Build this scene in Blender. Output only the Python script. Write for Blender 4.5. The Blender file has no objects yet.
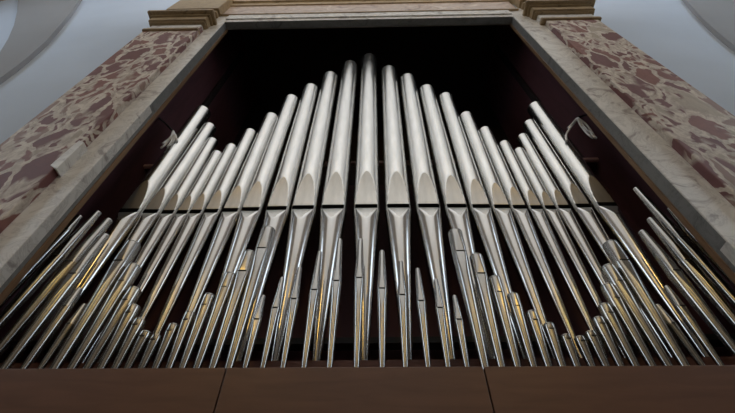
import bpy, bmesh, math, random
from mathutils import Vector, Matrix
random.seed(4)
S = bpy.context.scene
COL = S.collection
# ---------------------------------------------------------------- camera
F = 400.0                                   # focal length for a 735 px wide frame
PITCH = math.atan(F/328.5)                  # camera looks steeply up at the organ
YAW = math.radians(1.0)
CAM = Vector((0, 0, 1.6))
cd = bpy.data.cameras.new('camera'); cam = bpy.data.objects.new('camera', cd); COL.objects.link(cam)
cd.sensor_width = 36.0; cd.lens = 36.0*F/735.0; cd.clip_start = 0.02
cam.location = CAM
cam.rotation_euler = (math.radians(90)+PITCH, 0, YAW)
S.camera = cam
RM = cam.rotation_euler.to_matrix()
def P(px, py, d):
    """point on the vertical plane Y = d that lies along the sight line through a photo position"""
    v = RM @ Vector((px-367.5, 206.5-py, -F))
    return CAM + v*(d/v.y)
# ---------------------------------------------------------------- world, lights, exposure
w = bpy.data.worlds.new('world'); S.world = w; w.use_nodes = True
w.node_tree.nodes['Background'].inputs[0].default_value = (0.55, 0.62, 0.75, 1)
w.node_tree.nodes['Background'].inputs[1].default_value = 0.12
S.view_settings.view_transform = 'Standard'
S.view_settings.look = 'None'; S.view_settings.gamma = 1; S.view_settings.use_curve_mapping = False
S.view_settings.exposure = 0.3
def area(name, loc, target, sx, sy, power, col):
    l = bpy.data.lights.new(name, 'AREA'); l.shape = 'RECTANGLE'; l.size = sx; l.size_y = sy
    l.energy = power; l.color = col
    o = bpy.data.objects.new(name, l); COL.objects.link(o); o.location = loc
    o.rotation_euler = (Vector(target)-Vector(loc)).to_track_quat('-Z', 'Y').to_euler()
    return o
area('vault_fill_light', (0, -3.0, 6.0), (0, -3.0, 9), 3.4, 4.6, 215, (0.97, 0.98, 1.0))  # added uplight, brightens the vault that the pipes reflect
area('nave_fill_light', (0, -9.0, 5.0), (0, -9.6, 9), 4.0, 3.0, 110, (1.0, 0.97, 0.92))  # added uplight for the far part of the vault, no real fitting
def bulb(name, loc, power, r, col):
    l = bpy.data.lights.new(name, 'POINT'); l.energy = power; l.shadow_soft_size = r; l.color = col
    o = bpy.data.objects.new(name, l); COL.objects.link(o); o.location = loc
for sx in (-2.3, 2.3):
    for z in (5.2, 5.75): bulb('nave_lamp', (sx, -3.6, z), 15, 0.05, (1.0, 0.60, 0.12))

# ---------------------------------------------------------------- materials
def mat(name, col=(.5, .5, .5), rough=.6, metal=0.0, spec=None):
    m = bpy.data.materials.new(name); m.use_nodes = True
    b = m.node_tree.nodes['Principled BSDF']
    b.inputs['Base Color'].default_value = (*col, 1); b.inputs['Roughness'].default_value = rough
    b.inputs['Metallic'].default_value = metal
    if spec is not None: b.inputs['Specular IOR Level'].default_value = spec
    return m
def N(m, t, **kw):
    n = m.node_tree.nodes.new(t)
    for k, v in kw.items():
        if k.startswith('i_'):
            n.inputs[k[2:].replace('_', ' ')].default_value = v
        else: setattr(n, k, v)
    return n
def L(m, a, b): m.node_tree.links.new(a, b)
def coords(m, scale=(1, 1, 1), rot=(0, 0, 0)):
    t = N(m, 'ShaderNodeTexCoord'); mp = N(m, 'ShaderNodeMapping')
    mp.inputs['Scale'].default_value = scale; mp.inputs['Rotation'].default_value = rot
    L(m, t.outputs['Object'], mp.inputs['Vector']); return mp.outputs['Vector']
def ramp(m, fac, stops, interp='LINEAR'):
    r = N(m, 'ShaderNodeValToRGB'); r.color_ramp.interpolation = interp
    e = r.color_ramp.elements
    while len(e) < len(stops): e.new(0.5)
    for i, (p, c) in enumerate(stops):
        e[i].position = p; e[i].color = (*c, 1)
    L(m, fac, r.inputs['Fac']); return r.outputs['Color']
def mixc(m, fac, a, b, mode='MIX'):
    n = N(m, 'ShaderNodeMix', data_type='RGBA', blend_type=mode)
    if isinstance(fac, float): n.inputs[0].default_value = fac
    else: L(m, fac, n.inputs[0])
    for s, v in ((6, a), (7, b)):
        if isinstance(v, tuple): n.inputs[s].default_value = (*v, 1)
        else: L(m, v, n.inputs[s])
    return n.outputs[2]
def bsdf(m): return m.node_tree.nodes['Principled BSDF']

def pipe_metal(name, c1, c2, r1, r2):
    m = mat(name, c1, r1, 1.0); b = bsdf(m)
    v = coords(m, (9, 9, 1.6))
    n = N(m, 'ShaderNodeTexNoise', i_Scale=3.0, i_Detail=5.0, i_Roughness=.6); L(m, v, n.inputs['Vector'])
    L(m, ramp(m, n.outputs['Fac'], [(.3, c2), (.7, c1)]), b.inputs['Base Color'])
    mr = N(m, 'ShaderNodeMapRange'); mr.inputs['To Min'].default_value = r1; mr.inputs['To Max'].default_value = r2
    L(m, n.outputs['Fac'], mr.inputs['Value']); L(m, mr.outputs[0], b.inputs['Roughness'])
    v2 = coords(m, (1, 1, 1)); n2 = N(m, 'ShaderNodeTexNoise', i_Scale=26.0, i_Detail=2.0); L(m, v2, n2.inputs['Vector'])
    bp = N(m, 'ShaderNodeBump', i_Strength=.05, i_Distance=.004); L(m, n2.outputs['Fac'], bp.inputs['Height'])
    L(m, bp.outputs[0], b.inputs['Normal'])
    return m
M_PIPE = pipe_metal('polished_tin', (.655, .655, .645), (.51, .51, .50), .18, .27)
M_FOOT = pipe_metal('tin_foot', (.62, .62, .62), (.50, .50, .50), .13, .21)
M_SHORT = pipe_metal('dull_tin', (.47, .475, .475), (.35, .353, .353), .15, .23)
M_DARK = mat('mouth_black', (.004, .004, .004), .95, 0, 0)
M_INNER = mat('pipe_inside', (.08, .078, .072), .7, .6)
M_SLOT = mat('joint_slit', (.03, .028, .025), .9, 0, .1)  # near-black for the thin mouth slits of the short pipes

def breccia():
    m = mat('breccia_marble', rough=.6); b = bsdf(m)
    v = coords(m, (1, 1, .55), (0.2, .7, 0))
    dn = N(m, 'ShaderNodeTexNoise', i_Scale=4.5, i_Detail=4.0, i_Roughness=.5); L(m, v, dn.inputs['Vector'])
    va = N(m, 'ShaderNodeVectorMath', operation='MULTIPLY_ADD'); L(m, dn.outputs['Color'], va.inputs[0])
    va.inputs[1].default_value = (.27, .27, .27); L(m, v, va.inputs[2])
    fn = N(m, 'ShaderNodeTexNoise', i_Scale=24.0, i_Detail=7.0, i_Roughness=.7); L(m, va.outputs[0], fn.inputs['Vector'])
    def cells(scale, thr):
        vo = N(m, 'ShaderNodeTexVoronoi', feature='F1', i_Scale=scale); L(m, va.outputs[0], vo.inputs['Vector'])
        ve = N(m, 'ShaderNodeTexVoronoi', feature='DISTANCE_TO_EDGE', i_Scale=scale); L(m, va.outputs[0], ve.inputs['Vector'])
        sep = N(m, 'ShaderNodeSeparateColor'); L(m, vo.outputs['Color'], sep.inputs[0])
        frag = ramp(m, sep.outputs[0], [(0, (.16, .058, .058)), (.20, (.23, .10, .09)), (.36, (.30, .20, .175)), (.50, (.18, .075, .08)), (.67, (.42, .36, .29)), (.74, (.24, .10, .085)), (.88, (.46, .40, .33)), (.92, (.17, .075, .08))], 'CONSTANT')
        vm = N(m, 'ShaderNodeMapRange'); vm.inputs['From Min'].default_value = thr*.7; vm.inputs['From Max'].default_value = thr
        L(m, ve.outputs['Distance'], vm.inputs['Value'])
        vein = ramp(m, fn.outputs['Fac'], [(.35, (.42, .35, .30)), (.6, (.66, .60, .53))])
        return mixc(m, vm.outputs[0], vein, frag)
    big = cells(6.2, .085); small = cells(15.0, .20)
    mk = N(m, 'ShaderNodeTexNoise', i_Scale=5.0, i_Detail=2.0); L(m, v, mk.inputs['Vector'])
    mask = ramp(m, mk.outputs['Fac'], [(.50, (0, 0, 0)), (.56, (1, 1, 1))])
    c = mixc(m, mask, big, small)
    c = mixc(m, .6, c, ramp(m, fn.outputs['Fac'], [(.32, (.6, .55, .53)), (.58, (1, 1, 1))]), 'MULTIPLY')
    L(m, c, b.inputs['Base Color'])
    return m
M_BREC = breccia()
def marble(name, base, veinc, scale=6.0, rough=.4, warm=None):
    m = mat(name, rough=rough); b = bsdf(m)
    v = coords(m, (1, 1, 1), (.3, .4, .2))
    n = N(m, 'ShaderNodeTexNoise', i_Scale=scale, i_Detail=8.0, i_Roughness=.62, i_Distortion=1.6); L(m, v, n.inputs['Vector'])
    c = ramp(m, n.outputs['Fac'], [(.34, veinc), (.46, base), (.50, tuple(x*.80 for x in base)), (.54, base), (.75, warm or base)])
    L(m, c, b.inputs['Base Color']); return m
M_WHITE = marble('white_marble', (.70, .685, .66), (.34, .31, .30), 6.5, .4, (.78, .77, .755))
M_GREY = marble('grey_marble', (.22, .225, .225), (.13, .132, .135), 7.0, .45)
M_FRIEZE = marble('pink_veined_marble', (.46, .35, .28), (.20, .12, .095), 4.0, .4, (.66, .60, .53))
M_STONE = marble('ochre_stone_moulding', (.33, .235, .125), (.17, .115, .055), 8.0, .5)
def plaster(name, c):
    m = mat(name, c, .9); b = bsdf(m); v = coords(m)
    n = N(m, 'ShaderNodeTexNoise', i_Scale=1.7, i_Detail=4.0); L(m, v, n.inputs['Vector'])
    L(m, ramp(m, n.outputs['Fac'], [(.3, tuple(x*.94 for x in c)), (.7, c)]), b.inputs['Base Color']); return m
M_WALL = plaster('pale_plaster', (.52, .60, .72))
M_BAND_SHADE = plaster('painted_shade_plaster', (.30, .31, .33))  # shade of the vault put into a darker grey
M_VAULT = plaster('warm_white_plaster', (.84, .83, .80))
M_SIDE = plaster('ochre_plaster', (.24, .21, .18))
M_LOW = plaster('brown_painted_plaster', (.12, .105, .09))
def wood(name, c1, c2, rough=.5, scale=(1.5, 12, 12)):
    m = mat(name, c1, rough); b = bsdf(m); v = coords(m, scale)
    n = N(m, 'ShaderNodeTexNoise', i_Scale=3.0, i_Detail=6.0, i_Distortion=.6); L(m, v, n.inputs['Vector'])
    L(m, ramp(m, n.outputs['Fac'], [(.3, c2), (.7, c1)]), b.inputs['Base Color']); return m
M_BEAM = wood('brown_rail_wood', (.165, .080, .050), (.125, .060, .038), .42)
M_TOE = wood('red_brown_wood', (.13, .045, .032), (.09, .032, .024), .6)
M_MAROON = wood('maroon_case_wood', (.105, .035, .046), (.075, .026, .034), .7, (6, 6, 1))
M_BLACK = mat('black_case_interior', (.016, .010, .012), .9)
M_HEAD = wood('bare_grey_wood', (.42, .40, .38), (.32, .30, .28), .7)
M_GILT = wood('gilt_strip_wood', (.26, .15, .075), (.17, .095, .05), .5, (8, 8, 1))
M_RACK = wood('dark_rack_wood', (.03, .028, .030), (.018, .017, .018), .7)
M_RACKR = wood('pinkish_rack_wood', (.60, .36, .34), (.45, .26, .24), .7)
M_FLOOR = marble('pale_stone_floor', (.44, .43, .41), (.34, .33, .315), 3.0, .5)
M_PAPER = mat('white_cord', (.85, .85, .86), .7)
M_IRON = mat('black_iron', (.02, .02, .02), .5, .5)
M_GLASS = mat('bright_window_glass', (.8, .85, .9), .3)
bsdf(M_GLASS).inputs['Emission Color'].default_value = (.74, .87, 1, 1); bsdf(M_GLASS).inputs['Emission Strength'].default_value = 2.4

# ---------------------------------------------------------------- helpers
def link(name, me, m, parent=None, smooth=False, angle=None):
    o = bpy.data.objects.new(name, me); COL.objects.link(o)
    me.materials.append(m)
    if smooth:
        for p in me.polygons: p.use_smooth = True
        if angle: me.set_sharp_from_angle(angle=math.radians(angle))
    if parent: o.parent = parent
    return o
def tag(o, label=None, cat=None, group=None, kind=None):
    if label: o['label'] = label
    if cat: o['category'] = cat
    if group: o['group'] = group
    if kind: o['kind'] = kind
    return o
def empty(name, loc, label, cat, group=None):
    o = bpy.data.objects.new(name, None); COL.objects.link(o); o.location = loc; o.empty_display_size = .05
    return tag(o, label, cat, group)
def mesh(verts, faces, name='mesh'):
    me = bpy.data.meshes.new(name); me.from_pydata([tuple(v) for v in verts], [], faces); me.update()
    bm = bmesh.new(); bm.from_mesh(me); bmesh.ops.recalc_face_normals(bm, faces=bm.faces); bm.to_mesh(me); bm.free()
    return me
def boxes(lst):
    V = []; Fc = []
    for (x0, y0, z0, x1, y1, z1) in lst:
        n = len(V)
        V += [(x0, y0, z0), (x1, y0, z0), (x1, y1, z0), (x0, y1, z0), (x0, y0, z1), (x1, y0, z1), (x1, y1, z1), (x0, y1, z1)]
        Fc += [tuple(n+i for i in q) for q in ((3, 2, 1, 0), (4, 5, 6, 7), (0, 1, 5, 4), (1, 2, 6, 5), (2, 3, 7, 6), (3, 0, 4, 7))]
    return mesh(V, Fc)
def prism(front, depth, bevel=0):
    """polygon in a vertical plane pushed back along +Y"""
    n = len(front)
    V = list(front)+[Vector((p[0], p[1]+depth, p[2])) for p in front]
    Fc = [tuple(range(n)), tuple(range(2*n-1, n-1, -1))]+[(i, (i+1) % n, n+(i+1) % n, n+i) for i in range(n)]
    me = mesh(V, Fc)
    if bevel:
        bm = bmesh.new(); bm.from_mesh(me)
        bmesh.ops.bevel(bm, geom=bm.edges[:], offset=bevel, segments=2, affect='EDGES', profile=.5); bm.to_mesh(me); bm.free()
    return me
def tube(pts, r, seg=8):
    V = []; Fc = []
    for i, p in enumerate(pts):
        a = pts[max(i-1, 0)]; b = pts[min(i+1, len(pts)-1)]
        t = (Vector(b)-Vector(a)).normalized()
        u = t.cross(Vector((.3, .2, 1))).normalized(); v = t.cross(u)
        for k in range(seg):
            an = 2*math.pi*k/seg; V.append(Vector(p)+r*(math.cos(an)*u+math.sin(an)*v))
    for i in range(len(pts)-1):
        for k in range(seg):
            Fc.append((i*seg+k, i*seg+(k+1) % seg, (i+1)*seg+(k+1) % seg, (i+1)*seg+k))
    Fc += [tuple(range(seg)), tuple(range((len(pts)-1)*seg, len(pts)*seg))]
    return mesh(V, Fc)

# ---------------------------------------------------------------- distances from the camera (Y)
D_PIPE, D_FRONT = 1.43, 1.28
D_WHITE, D_BREC, D_REV, D_WALL = 1.10, 1.057, 1.16, 1.20

# ---------------------------------------------------------------- frame of marble (structure)
def line(p0, p1, y):       # x of a photo line at a given photo y
    return p0[0]+(p1[0]-p0[0])*(y-p0[1])/(p1[1]-p0[1])
def band(name, a, b, y0, y1, d, depth, m, bevel=.004):
    """upright member between two photo lines a and b"""
    pts = [P(line(*a, y0), y0, d), P(line(*b, y0), y0, d), P(line(*b, y1), y1, d), P(line(*a, y1), y1, d)]
    zt = (pts[0].z+pts[1].z)/2; zb = (pts[2].z+pts[3].z)/2
    def atz(p, q, z):
        t = (z-p.z)/(q.z-p.z); return p+(q-p)*t
    pts = [atz(pts[0], pts[3], zt), atz(pts[1], pts[2], zt), atz(pts[1], pts[2], zb), atz(pts[0], pts[3], zb)]
    o = link(name, prism(pts, depth, bevel), m); return tag(o, kind='structure')
LO = ((144, 30), (0, 144)); LA = ((191, 37), (22, 199)); LB = ((198.6, 38), (27, 199))
LC = ((220, 27), (61, 202)); LD = ((226, 30), (77.5, 202))
RO = ((597.6, 19), (725.5, 109)); RA = ((549, 23), (740, 199)); RB = ((541, 26), (733.6, 199))
RC = ((517, 20), (687.4, 199)); RD = ((510, 24), (671, 202))
band('trim_1', LO, LA, 27, 330, D_BREC, .14, M_BREC, .006)
band('trim_2', RA, RO, 17, 330, D_BREC, .14, M_BREC, .006)
LBb = ((194, 38), (10, 199)); RBb = ((546, 26), (748, 199))
band('trim_3', LBb, LC, 14, 360, D_WHITE, .055, M_WHITE)
band('trim_4', RC, RBb, 8, 360, D_WHITE, .055, M_WHITE)
tag(link('trim_20', prism([P(x, y, D_BREC-.004) for x, y in ((79, 140), (84, 142), (56, 169), (50, 165))], .05, .003), M_WHITE), kind='structure')
# grey reveals, standing just behind the white band and flush with its inner edge
def zat(px, py, d): return P(px, py, d).z
def xat(ln, d, y): return P(line(*ln, y), y, d).x
xL, xR = xat(LC, D_WHITE, 40), xat(RC, D_WHITE, 40)
zl_left, zl_right = zat(225, 29, D_REV), zat(512, 22.5, D_REV)
z_lintel = zat(368, 26.3, D_REV+.008)
z_floor_case = 2.0
def vslab(name, x0, x1, y0, y1, z0, z1, m): return tag(link(name, boxes([(x0, y0, z0, x1, y1, z1)]), m), kind='structure')
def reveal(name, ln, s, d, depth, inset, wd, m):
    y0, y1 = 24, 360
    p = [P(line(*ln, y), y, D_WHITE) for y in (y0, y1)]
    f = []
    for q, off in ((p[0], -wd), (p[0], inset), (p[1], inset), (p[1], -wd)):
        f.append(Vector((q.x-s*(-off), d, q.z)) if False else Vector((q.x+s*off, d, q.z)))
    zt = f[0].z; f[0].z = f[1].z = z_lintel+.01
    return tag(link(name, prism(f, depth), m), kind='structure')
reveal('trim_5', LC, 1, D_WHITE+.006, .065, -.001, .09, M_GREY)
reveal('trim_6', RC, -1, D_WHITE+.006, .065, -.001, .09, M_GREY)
reveal('trim_7', LC, 1, D_WHITE+.071, .025, .006, .05, M_GILT)
reveal('trim_8', RC, -1, D_WHITE+.071, .025, .006, .05, M_GILT)
# entablature: soffit, fascias, frieze, crowning moulding, all running level above the opening
def zc(py, d): return zat(368, py, d)
vslab('trim_9', xL-.35, xR+.35, D_WHITE+.006, D_REV+.008, z_lintel, z_lintel+.5, M_GREY)
z2 = zc(16, D_WHITE-.012); z3 = zc(12.5, D_WHITE-.012); z4 = zc(4.2, D_WHITE-.004); z5 = z4+.10
def course(name, z0, z1, proj, m): vslab(name, xL-(.02 if z0 < z3 else .13), xR+(.02 if z0 < z3 else .13), D_WHITE-proj, D_WHITE+(.0055 if z0 < z3 else .05), z0, z1, m)
course('trim_10', z_lintel, z2, .000, M_WHITE)
course('trim_11', z2, z3, .012, M_WHITE)
course('trim_15', z3, z3+.022, .020, M_STONE)
course('trim_12', z3+.022, z4, .004, M_FRIEZE)
course('trim_13', z4, z5, .018, M_STONE)
course('trim_14', z5, z5+.9, .040, M_STONE)

# capitals of the two pilasters: moulded blocks
def capital(name, x0, x1, zb, side):
    # x0 outer, x1 inner in world; courses: (z0, z1, projection sideways, front Y)
    h = [(0, .045, .012, D_BREC-.018, M_STONE), (.045, .18, -.005, D_BREC-.004, M_WHITE),
         (.18, .205, .02, D_BREC-.03, M_STONE), (.205, .30, .03, D_BREC-.045, M_STONE), (.30, .335, .045, D_BREC-.060, M_STONE),
         (.33, .375, .075, D_BREC-.095, M_STONE), (.375, .58, -.01, D_BREC-.00, M_FRIEZE), (.58, .64, .015, D_BREC-.02, M_STONE), (.64, 1.3, .03, D_BREC-.04, M_STONE)]
    root = None
    for i, (a, b, e, yf, m) in enumerate(h):
        xa, xb = min(x0, x1)-e, max(x0, x1)+e
        me = boxes([(xa, yf, zb+a, xb, D_WALL-.001, zb+b)])
        bm = bmesh.new(); bm.from_mesh(me); bmesh.ops.bevel(bm, geom=bm.edges[:], offset=.006, segments=2, affect='EDGES'); bm.to_mesh(me); bm.free()
        o = link(name if root is None else 'moulding', me, m, root)
        if root is None: root = tag(o, kind='structure')
pL = [P(144, 31, D_BREC), P(196, 31, D_BREC)]; pR = [P(598, 18, D_BREC), P(545, 22, D_BREC)]
capital('trim_16', pL[0].x, pL[1].x, (pL[0].z+pL[1].z)/2, -1)
capital('trim_17', pR[0].x, pR[1].x, (pR[0].z+pR[1].z)/2, 1)

# ---------------------------------------------------------------- church shell
HW, ZS, ZC, YB = 5.0, 7.3, 9.7, -12.0
wl = P(80, 100, D_WALL).x
def wallpiece(x0, x1, z0, z1): return (x0, D_WALL, z0, x1, D_WALL+.3, z1)
for q in (wallpiece(-HW-.3, xL-.27, 0, 10.4), wallpiece(xR+.27, HW+.3, 0, 10.4), (xL-.27, D_WALL, z_lintel+.45, xR+.27, D_WALL+.03, 10.4)):
    tag(link('wall_front', boxes([q]), M_WALL), kind='structure')
tag(link('wall_left', boxes([(-HW-.3, YB, 0, -HW, D_WALL, ZS+.3)]), M_LOW), kind='structure')
tag(link('wall_right', boxes([(HW, YB, 0, HW+.3, D_WALL, ZS+.3)]), M_LOW), kind='structure')
tag(link('wall_back', boxes([(-HW-.3, YB-.3, 0, HW+.3, YB, 10.4)]), M_SIDE), kind='structure')
for i, sx in enumerate((-1, 1)):
    x0, x1 = sorted((sx*(HW-.02), sx*(HW+.0)))
    Y0, Y1, Z0, Z1 = -1.3, .2, 4.6, 7.2
    wn = tag(link('window_%d' % (i+1), boxes([(x0, Y0, Z0, x1, Y1, Z1)]), M_GLASS), kind='structure')
    fx0, fx1 = sorted((sx*(HW-.05), sx*(HW-.0)))
    ym, zm_ = (Y0+Y1)/2, (Z0+Z1)/2
    link('window_frame', boxes([(fx0, Y0-.15, Z0-.15, fx1, Y1+.15, Z0), (fx0, Y0-.15, Z1, fx1, Y1+.15, Z1+.1), (fx0, Y0-.15, Z0, fx1, Y0, Z1), (fx0, Y1, Z0, fx1, Y1+.15, Z1), (fx0, ym-.03, Z0, fx1, ym+.03, Z1), (fx0, Y0, zm_-.03, fx1, Y1, zm_+.03)]), M_WHITE, wn)
tag(link('floor', boxes([(-HW-.3, YB-.3, -.2, HW+.3, 2.3, 0)]), M_FLOOR), kind='structure')
V = []; Fc = []; n = 40
for i in range(n+1):
    a = math.pi*i/n
    for (r, dz) in ((1, 0), (1.06, .0)):
        for y in (D_WALL, YB): V.append((-HW*r*math.cos(a), y, ZS+(ZC-ZS)*r*math.sin(a)))
for i in range(n):
    b = i*4; c = b+4
    Fc += [(b, b+1, c+1, c), (b+2, c+2, c+3, b+3)]
Fc += [(0, 2, 3, 1), (n*4, n*4+1, n*4+3, n*4+2)]
vault = tag(link('ceiling', mesh(V, Fc), M_VAULT, smooth=True, angle=30), kind='structure')
vault.data.materials.append(M_SIDE)
for p in vault.data.polygons:
    if abs(p.center.x) > 3.7: p.material_index = 1  # darker haunches added to narrow the bright vault mirrored in the pipes
# vault shade painted as grey bands on the end wall, in the upper corners
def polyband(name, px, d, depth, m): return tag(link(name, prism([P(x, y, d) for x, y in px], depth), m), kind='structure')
polyband('shade_trim_18', [(99, -40), (91, -20), (79, 0), (71, 12), (60, 25), (46, 41), (30, 55), (15, 67), (0, 78), (-25, 95), (-60, 112), (-60, 86), (-25, 70), (0, 52), (8, 39), (14, 25), (17, 12), (18, 0), (19, -20), (18, -40)], D_WALL-.04, .05, M_BAND_SHADE)
polyband('shade_trim_19', [(655, -40), (670, -20), (686, 0), (698, 13), (710, 25), (720, 34), (735, 46), (760, 62), (800, 84), (800, 30), (760, -20), (750, -40)], D_WALL-.04, .05, M_BAND_SHADE)

# ---------------------------------------------------------------- organ case
zTop = P(367, 14, 1.9).z
case_back = 2.45
zmouth_guess = zat(367, 185, 1.70)
zb_beam = zat(367, 367, D_WHITE)
case = empty('organ_case', (0, D_REV+.1, 0), 'dark maroon wooden organ case enclosing the ranks of pipes', 'organ case')
def cpart(name, bx, m, lbl=None):
    o = link(name, boxes(bx), m, case); o.location = -case.location
    if lbl: o['label'] = lbl
    return o
xs0, xs1 = xL-.22, xR+.22
y0c = D_REV+.036
cpart('side_panel', [(xs0-.03, y0c, .0, xs0, case_back, z_lintel+1.2)], M_MAROON)
cpart('side_panel', [(xs1, y0c, .0, xs1+.03, case_back, z_lintel+1.2)], M_MAROON)
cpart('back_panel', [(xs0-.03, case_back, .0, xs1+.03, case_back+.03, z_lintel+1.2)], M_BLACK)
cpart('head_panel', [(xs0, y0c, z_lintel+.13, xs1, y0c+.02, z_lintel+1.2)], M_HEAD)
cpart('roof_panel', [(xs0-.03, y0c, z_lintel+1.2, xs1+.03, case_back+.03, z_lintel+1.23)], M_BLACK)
zl = zat(140, 168, 1.62)
for sx in (xs0, xs1):
    s = 1 if sx == xs0 else -1
    a, b = sorted((sx, sx+s*.10))
    cpart('side_ledge', [(a, 1.62, zl, b, 1.98, zl+.03)], M_MAROON)
    a, b = sorted((sx, sx+s*.03))
    cpart('side_post', [(a, 1.70, zl+.03, b, 1.76, z_lintel+1.0)], M_BLACK)
    a, b = sorted((sx, sx+s*.14))
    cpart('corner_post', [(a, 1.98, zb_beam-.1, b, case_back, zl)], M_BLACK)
# dark windchest and boards behind the feet
zr = zat(367, 360, 1.335)
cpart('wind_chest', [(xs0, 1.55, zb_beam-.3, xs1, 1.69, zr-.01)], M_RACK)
cpart('inner_panel', [(xs0, 1.70, zr-.02, xs1, 1.72, zmouth_guess)], M_MAROON)
cpart('base_panel', [(xs0, y0c+.01, 0, xs1, y0c+.05, zb_beam-.5)], M_MAROON)

# toe board (red-brown strip behind the short pipes, carries the tall ones)
tag(link('toe_board', boxes([(xs0+.001, 1.335, zb_beam-.2, xs1-.001, 1.548, zr)]), M_TOE), 'raised red-brown toe board showing as a strip behind the feet of the short pipes', 'toe board')
tag(link('toe_board', boxes([(xs0+.001, D_REV+.04, zb_beam-.08, xs1-.001, 1.333, zb_beam-.02)]), M_TOE), 'low toe board just behind the front rail carrying the short pipes', 'toe board')
# front rail in three boards
rail = empty('front_rail', (0, D_WHITE, zb_beam), 'long brown wooden front rail below all the pipes', 'rail')
xj = [P(line(*LC, 360), 360, D_WHITE).x+.003, P(220, 390, D_WHITE).x, P(489, 390, D_WHITE).x, P(line(*RC, 360), 360, D_WHITE).x-.003]
zL, zR = P(60, 367.6, D_WHITE).z, P(675, 366.2, D_WHITE).z
for i in range(3):
    g = .0018
    a, b = xj[i]+(g if i else 0), xj[i+1]-(g if i < 2 else 0)
    za = zL+(zR-zL)*(a-xL)/(xR-xL); zb_ = zL+(zR-zL)*(b-xL)/(xR-xL)
    me = prism([Vector((a, D_WHITE, za)), Vector((b, D_WHITE, zb_)), Vector((b, D_WHITE, za-.55)), Vector((a, D_WHITE, za-.55))], .03, .002)
    o = link('board', me, M_BEAM, rail); o.location = -rail.location
o = link('backing_strip', boxes([(xj[0]+.004, D_WHITE+.0302, zL-.55, xj[3]-.004, D_WHITE+.032, zL-.03)]), M_BLACK, rail); o.location = -rail.location
vslab('wall_base', xj[0], xj[3], D_WHITE+.01, D_WHITE+.05, 0, zL-.56, M_GREY)
# upper rack rail with little stay blocks behind the tall pipes
zk = zat(368, 163, 1.61)
rk = tag(link('rack_rail', boxes([(xs0+.001, 1.60, zk-.012, xs1-.001, 1.625, zk+.012)]), M_RACKR), 'thin pinkish wooden rack rail glimpsed between the tall pipe bodies', 'rail')
zk2 = zat(368, 345, 1.66)
rk2 = tag(link('rack_board', boxes([(xs0+.001, 1.62, zk2-.015, xs1-.001, 1.68, zk2+.015)]), M_RACK), 'dark rack board behind the feet of the tall pipes, low down', 'board')

# ---------------------------------------------------------------- pipes
def lathe(rows, seg, cap_top=True):
    """rows: (z, radius, front limit) ; the front is pressed flat where y < -limit"""
    V = []; Fc = []
    for (z, r, c) in rows:
        for k in range(seg):
            a = 2*math.pi*(k+.5)/seg
            x = r*math.cos(a); y = r*math.sin(a)
            fl = 0
            if c is not None and y < -c: y = -c; fl = 1
            V.append((x, y, z, fl))
    for i in range(len(rows)-1):
        for k in range(seg):
            Fc.append((i*seg+k, i*seg+(k+1) % seg, (i+1)*seg+(k+1) % seg, (i+1)*seg+k))
    Fc.append(tuple(range(seg))[::-1])
    return V, Fc
M_LIP = pipe_metal('scraped_tin_lip', (.54, .53, .505), (.42, .41, .39), .28, .38)
def split(name, V, Fc, m, parent, z0, lipm, seg, i0, i1, inner=None):
    lip = []; rest = []
    for f in Fc:
        if len(f) == 4 and i0 <= f[0]//seg < i1 and all(V[q][3] for q in f): lip.append(f)
        else: rest.append(f)
    out = []
    for nm, fs, mm in ((name, rest, m), ('upper_lip' if name == 'body' else 'lower_lip', lip, lipm)):
        if not fs: continue
        used = sorted({q for f in fs for q in f}); ix = {q: i for i, q in enumerate(used)}
        me = bpy.data.meshes.new(nm); me.from_pydata([V[q][:3] for q in used], [], [tuple(ix[q] for q in f) for f in fs]); me.update()
        o = link(nm, me, mm, parent, smooth=True, angle=40); o.location = (0, 0, z0); out.append(o)
        if nm == 'body':
            me.materials.append(M_INNER)
            for p, f in zip(me.polygons, fs):
                if min(f) >= inner: p.material_index = 1
    return out
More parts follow.
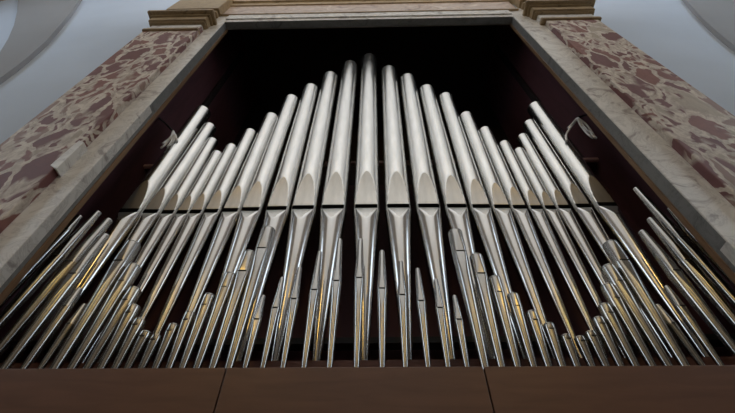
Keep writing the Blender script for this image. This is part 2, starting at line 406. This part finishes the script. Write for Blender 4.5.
def make_pipe(name, x, y, zb, zm, zt, r, rb, rt, lip_h, low_h, slot, lean, label, cat, group, short=False, seg=64):
    root = empty(name, (x, y, zb), label, cat, group)
    root.rotation_euler = (0, lean, 0)
    H, Mh = zt-zb, zm-zb
    cf = .60 if not short else (.80 if zt-zm > .1 else .9)
    # foot
    rows = [(0, rb, None)]
    nf = 10
    for i in range(1, nf+1):
        z = (Mh-low_h)*i/nf; rows.append((z, rb+(r-rb)*z/Mh, None))
    nl = 10
    for i in range(1, nl+1):
        t = i/nl; z = Mh-low_h+low_h*t; rr = rb+(r-rb)*z/Mh
        rows.append((z, rr, rr*(1-(1-cf)*(t**1.6 if not short else t))))
    V, Fc = lathe(rows, seg)
    split('foot', V, Fc, M_FOOT if not short else M_SHORT, root, 0, M_LIP if not short else M_SHORT, seg, *((0, 999) if not short else (999, 999)))
    # body
    rows = []
    nb = 26 if not short else 12
    B = H-Mh
    for i in range(nb+1):
        t = 1-(1-i/nb)**1.6; z = lip_h*t; rr = r+(rt-r)*z/B
        if i == 0: rows.append((0, r, r*cf)); z = slot
        rows.append((max(z, slot*(1+i*.05)), rr, rr*(cf+(1-cf)*t**(1.9 if not short else 1)) if t < 1 else None))
    for i in range(1, 9):
        z = lip_h+(B-lip_h)*i/8; rows.append((z, r+(rt-r)*z/B, None))
    rows[-1] = (B-.006, rt, None); rows.append((B-.001, rt, None))
    # rolled lip and inside wall
    th = min(.0025, rt*.12)
    rows += [(B+.0012, rt-th*.4, None), (B, rt-th, None)]
    rows.append((B-.12 if not short else B-.03, (rt-th)*.97, None))
    V, Fc = lathe(rows, seg); Fc = Fc[:-1]
    k = len(rows)-1; Fc.append(tuple(range(k*seg, k*seg+seg)))
    split('body', V, Fc, M_PIPE if not short else M_SHORT, root, Mh, M_LIP, seg, *((0, 999) if not short else (999, 999)), inner=(k-1)*seg)
    # mouth slot
    hw = r*math.sqrt(1-cf*cf)*(1.0 if not short else .98)
    ch = slot
    s = link('mouth', boxes([(-hw, -cf*r-.0012, -ch*.5, hw, -cf*r+.004, ch*.5)]), M_DARK if not short else M_SLOT, root)
    s.location = (0, 0, Mh+ch*.5)
    return root

PX = 1.0
def wid(px, py, d, wpx):
    return (P(px+wpx/2, py, d)-P(px-wpx/2, py, d)).length/2
ords = ['', 'first', 'second', 'third', 'fourth', 'fifth', 'sixth', 'seventh', 'eighth', 'ninth', 'tenth', 'eleventh']
# tall pipes: mouth x, mouth y, top x, top y, width at the mouth
left = [(334, 207.7, 351, 60, 25), (305, 208, 332, 71, 24), (279, 209.3, 313, 83, 22), (253, 210, 294, 94, 19.5), (233, 211, 274, 112, 17),
        (214, 211.6, 253, 128, 14.5), (198, 212, 234, 143, 12.5), (184.6, 212.5, 220, 150, 11.5), (170.5, 213, 215.4, 137, 12.5), (154, 213, 213.5, 122, 16), (133.5, 213, 208, 105, 20.5)]
right = [(397.5, 206.3, 388, 65, 25), (427, 206.2, 406, 73, 24), (454.5, 206, 424.5, 84, 22), (478.5, 206, 443, 92, 19.5), (499, 206, 466, 111, 17),
         (516.5, 206, 484, 126, 14.5), (533, 206, 503, 140, 12.5), (547, 206, 517, 147, 11.5), (560.5, 206, 521, 133, 12.5), (579, 205.5, 525.5, 119, 16), (602, 205.5, 532, 101, 20.5)]
z_tall = zr
zmouth = zat(366.5, 208, D_PIPE-.045)
def tall(mx, my, tx, ty, wpx, label):
    r = wid(mx, my, D_PIPE, wpx*(1.06+.035*min(1, abs(mx-368)/190)))/math.sqrt(1)
    pm = P(mx, my, D_PIPE-r*.6); zm = pm.z if abs(pm.z-zmouth) < .03 else zmouth
    zm = zmouth
    pt = P(tx, ty, D_PIPE-r)
    pm0 = P(mx, my, D_PIPE)
    # axis x at mouth and top seen on the plane of the axes
    xm = P(mx, my, D_PIPE).x
    xt = P(tx, ty, D_PIPE).x*1.0
    ln = max(-.018, min(.018, math.atan2(xt-xm, pt.z-zm)))
    xb = xm-math.tan(ln)*(zm-z_tall)
    make_pipe('tall_organ_pipe', xb, D_PIPE, z_tall, zm, pt.z, r, r*.20, r*.99, r*4.1, r*1.5, .032, ln, label, 'organ pipe', 'tall facade pipes')
tall(366.5, 206.5, 369, 53, 25.5, 'tallest silver organ pipe, at the centre peak of the facade')
for sd, lst in (('left', left), ('right', right)):
    for i, t in enumerate(lst):
        n = i+1
        if n <= 7: lb = '%s tall silver pipe to the %s of the tallest centre pipe' % (ords[n], sd)
        elif n == 8: lb = 'shortest tall silver pipe %s of centre, where the row dips before rising again' % sd
        elif n < 11: lb = 'tall silver pipe in the %s wing, %s outward from the dip in the row' % (sd, ords[n-8])
        else: lb = 'outermost and highest tall silver pipe of the %s wing, beside the dark case wall' % sd
        tall(*t, lb)

# short front pipes: base x (at photo y 367), top x, top y, joint y, width at joint, width at top ratio
fl = [(356.5, 360.5, 238.5, 278, 9.5, .55), (329.6, 340, 238.5, 281, 9.5, .55), (304, 320, 251, 290, 9.2, .5), (283, 300, 266.6, 299, 8.8, .5),
      (263, 282.6, 277, 308, 8.6, .5), (245.3, 263.7, 295, 319.5, 8.4, .5),
      (229.2, 270, 225.5, 248, 11.5, 1), (212.8, 251.5, 249.6, 271, 10.5, 1), (197.3, 232, 271.4, 287, 10, 1), (182.7, 211, 292.7, 305, 9.2, 1),
      (169.4, 191.5, 310.5, 320, 8.6, 1), (156, 175.3, 322.8, 331, 8.4, 1), (142.5, 158.3, 334, 340, 8.2, 1), (128.6, 148, 330, 336.5, 8.4, 1), (116, 142, 317.5, 325, 9, 1),
      (102, 136.5, 303.6, 313, 9.6, 1), (88.3, 137.6, 286, 300, 10.2, 1), (72.8, 137, 262.6, 281, 11, 1), (55.8, 136.5, 239.4, 260.5, 12, 1),
      (41.8, 85.5, 303.6, 323.7, 8.4, .6), (24.8, 81, 287.6, 306, 9.5, .6), (6, 107.7, 233, 273.5, 13.5, .6),
      (-15, 111.4, 217.4, 261, 12.5, .6), (-40, 109, 210, 254, 12, .55), (-62, 92, 214, 228, 11, .5)]
fr = [(382.2, 382, 250, 288.5, 9.5, .55), (405.5, 400.7, 260.5, 295, 9.2, .5), (428, 417.4, 268, 301, 8.8, .5), (448, 435.6, 278.7, 308, 8.6, .5),
      (467, 454.2, 295, 319.7, 8.4, .5),
      (485, 454, 228, 251, 11.5, 1), (501.5, 475, 252.6, 273.4, 10.5, 1), (517.6, 493.5, 275, 292, 10, 1), (533.7, 511.6, 292, 306, 9.4, 1),
      (548.6, 530.3, 309.7, 320.3, 9, 1), (562.5, 547.6, 322, 329, 8.7, 1), (577.2, 564.5, 333.6, 339, 8.4, 1), (592, 578, 335.5, 341.5, 8.4, 1), (606, 588.5, 330, 336.5, 8.6, 1),
      (621, 596, 316, 324, 9.2, 1), (636, 602, 302.6, 313, 9.8, 1), (652.6, 604.5, 282.5, 298, 10.4, 1), (668.7, 605, 263.4, 281, 11.4, 1), (685.5, 607, 239.4, 260, 12.5, 1),
      (703, 655, 304, 323, 9, .6), (722, 665, 285.5, 306, 9.5, .6), (748, 640, 229.5, 270.5, 13, .6), (773, 648, 217, 260, 12.5, .6), (794, 634, 186.6, 237, 12, .55), (815, 668, 207, 227, 11, .5)]
zshort = zb_beam-.02
def shortp(bx, tx, ty, jy, wpx, tr, label):
    jx = bx+(tx-bx)*(367-jy)/(367-ty)
    ca = 1.0
    dx = tx-bx; dy = 367-ty
    perp = wpx
    r = wid(jx, jy, D_FRONT, perp)*(1.28 if abs(bx-368) < 320 and tr == 1 else 1.04)
    pb = P(bx, 367, D_FRONT); pt = P(tx, ty, D_FRONT)
    zj = zat(jx, jy, D_FRONT-r*.8); zt = zat(tx, ty, D_FRONT-r*tr)
    ln = math.atan2(pt.x-pb.x, pt.z-pb.z); ln = max(-.06, min(.06, ln))
    xb = pb.x-math.tan(ln)*(pb.z-zshort)
    B = zt-zj
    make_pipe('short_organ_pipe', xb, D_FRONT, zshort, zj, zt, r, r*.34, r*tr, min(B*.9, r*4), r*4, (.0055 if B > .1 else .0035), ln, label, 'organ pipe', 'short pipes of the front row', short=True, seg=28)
oo = ['nearest the centre', 'second', 'third', 'fourth', 'fifth', 'sixth']
cnt_side = ['first', 'second', 'third', 'fourth', 'fifth', 'sixth', 'seventh', 'eighth', 'ninth', 'tenth', 'eleventh', 'twelfth', 'thirteenth', 'fourteenth',
            'fifteenth', 'sixteenth', 'seventeenth', 'eighteenth', 'nineteenth', 'twentieth', 'twenty-first', 'twenty-second', 'twenty-third', 'twenty-fourth', 'twenty-fifth']
for sd, lst in (('left', fl), ('right', fr)):
    ntap = 6 if sd == 'left' else 5
    for i, t in enumerate(lst):
        if i < ntap: kind = 'short silver pipe with a narrowing top'
        elif i == ntap: kind = 'highest straight-bodied short silver pipe'
        elif i < 19: kind = 'short silver pipe with a straight body'
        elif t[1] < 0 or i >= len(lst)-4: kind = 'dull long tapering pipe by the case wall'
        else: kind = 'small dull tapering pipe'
        shortp(*t, '%s, %s %s of centre in the front row' % (kind, cnt_side[i], sd))

# ---------------------------------------------------------------- white cord bundles inside the case
def cord_bundle(label, d, strands, hook):
    c = P(*strands[0][0], d)
    root = empty('cord_bundle', c, label, 'cord')
    for k, st in enumerate(strands):
        pts = []
        for i in range(len(st)-1):
            for q in range(5):
                t = q/5; pts.append((st[i][0]*(1-t)+st[i+1][0]*t, st[i][1]*(1-t)+st[i+1][1]*t))
        pts.append(st[-1])
        p3 = [P(x, y, d+.010*math.sin(i*.7+k*2))-c for i, (x, y) in enumerate(pts)]
        for _ in range(3): p3 = [p3[0]]+[(p3[i-1]+p3[i]*2+p3[i+1])/4 for i in range(1, len(p3)-1)]+[p3[-1]]
        link('cord', tube(p3, .0065 if k else .008), M_PAPER, root, smooth=True)
    link('hook', tube([P(x, y, dd)-c for x, y, dd in hook], .007), M_IRON, root, smooth=True)
cord_bundle('crumpled white cord bundle hanging inside the case on the left', 1.36,
    [[(173, 131), (175.5, 136), (177, 142)], [(173, 131), (171, 138), (165, 145), (161, 148)], [(174, 133), (169, 139), (163, 143.5)], [(173, 132), (172, 141), (167, 147)], [(174.5, 134), (174, 141), (170, 146)]],
    [(173, 131, 1.36), (166, 124, 1.40), (158, 117, 1.44)])
cord_bundle('looped white cord bundle hanging inside the case on the right', 1.36,
    [[(577, 118), (584, 127), (590, 133), (596, 138)], [(577, 118), (580, 125), (587, 134), (593, 138)], [(578, 118), (586, 124), (592, 132), (595, 138)], [(577, 119), (571, 127), (566, 134), (566.5, 141)], [(576, 119), (572, 124), (568, 128)]],
    [(577, 118, 1.36), (583, 116, 1.40), (590, 113, 1.44)])
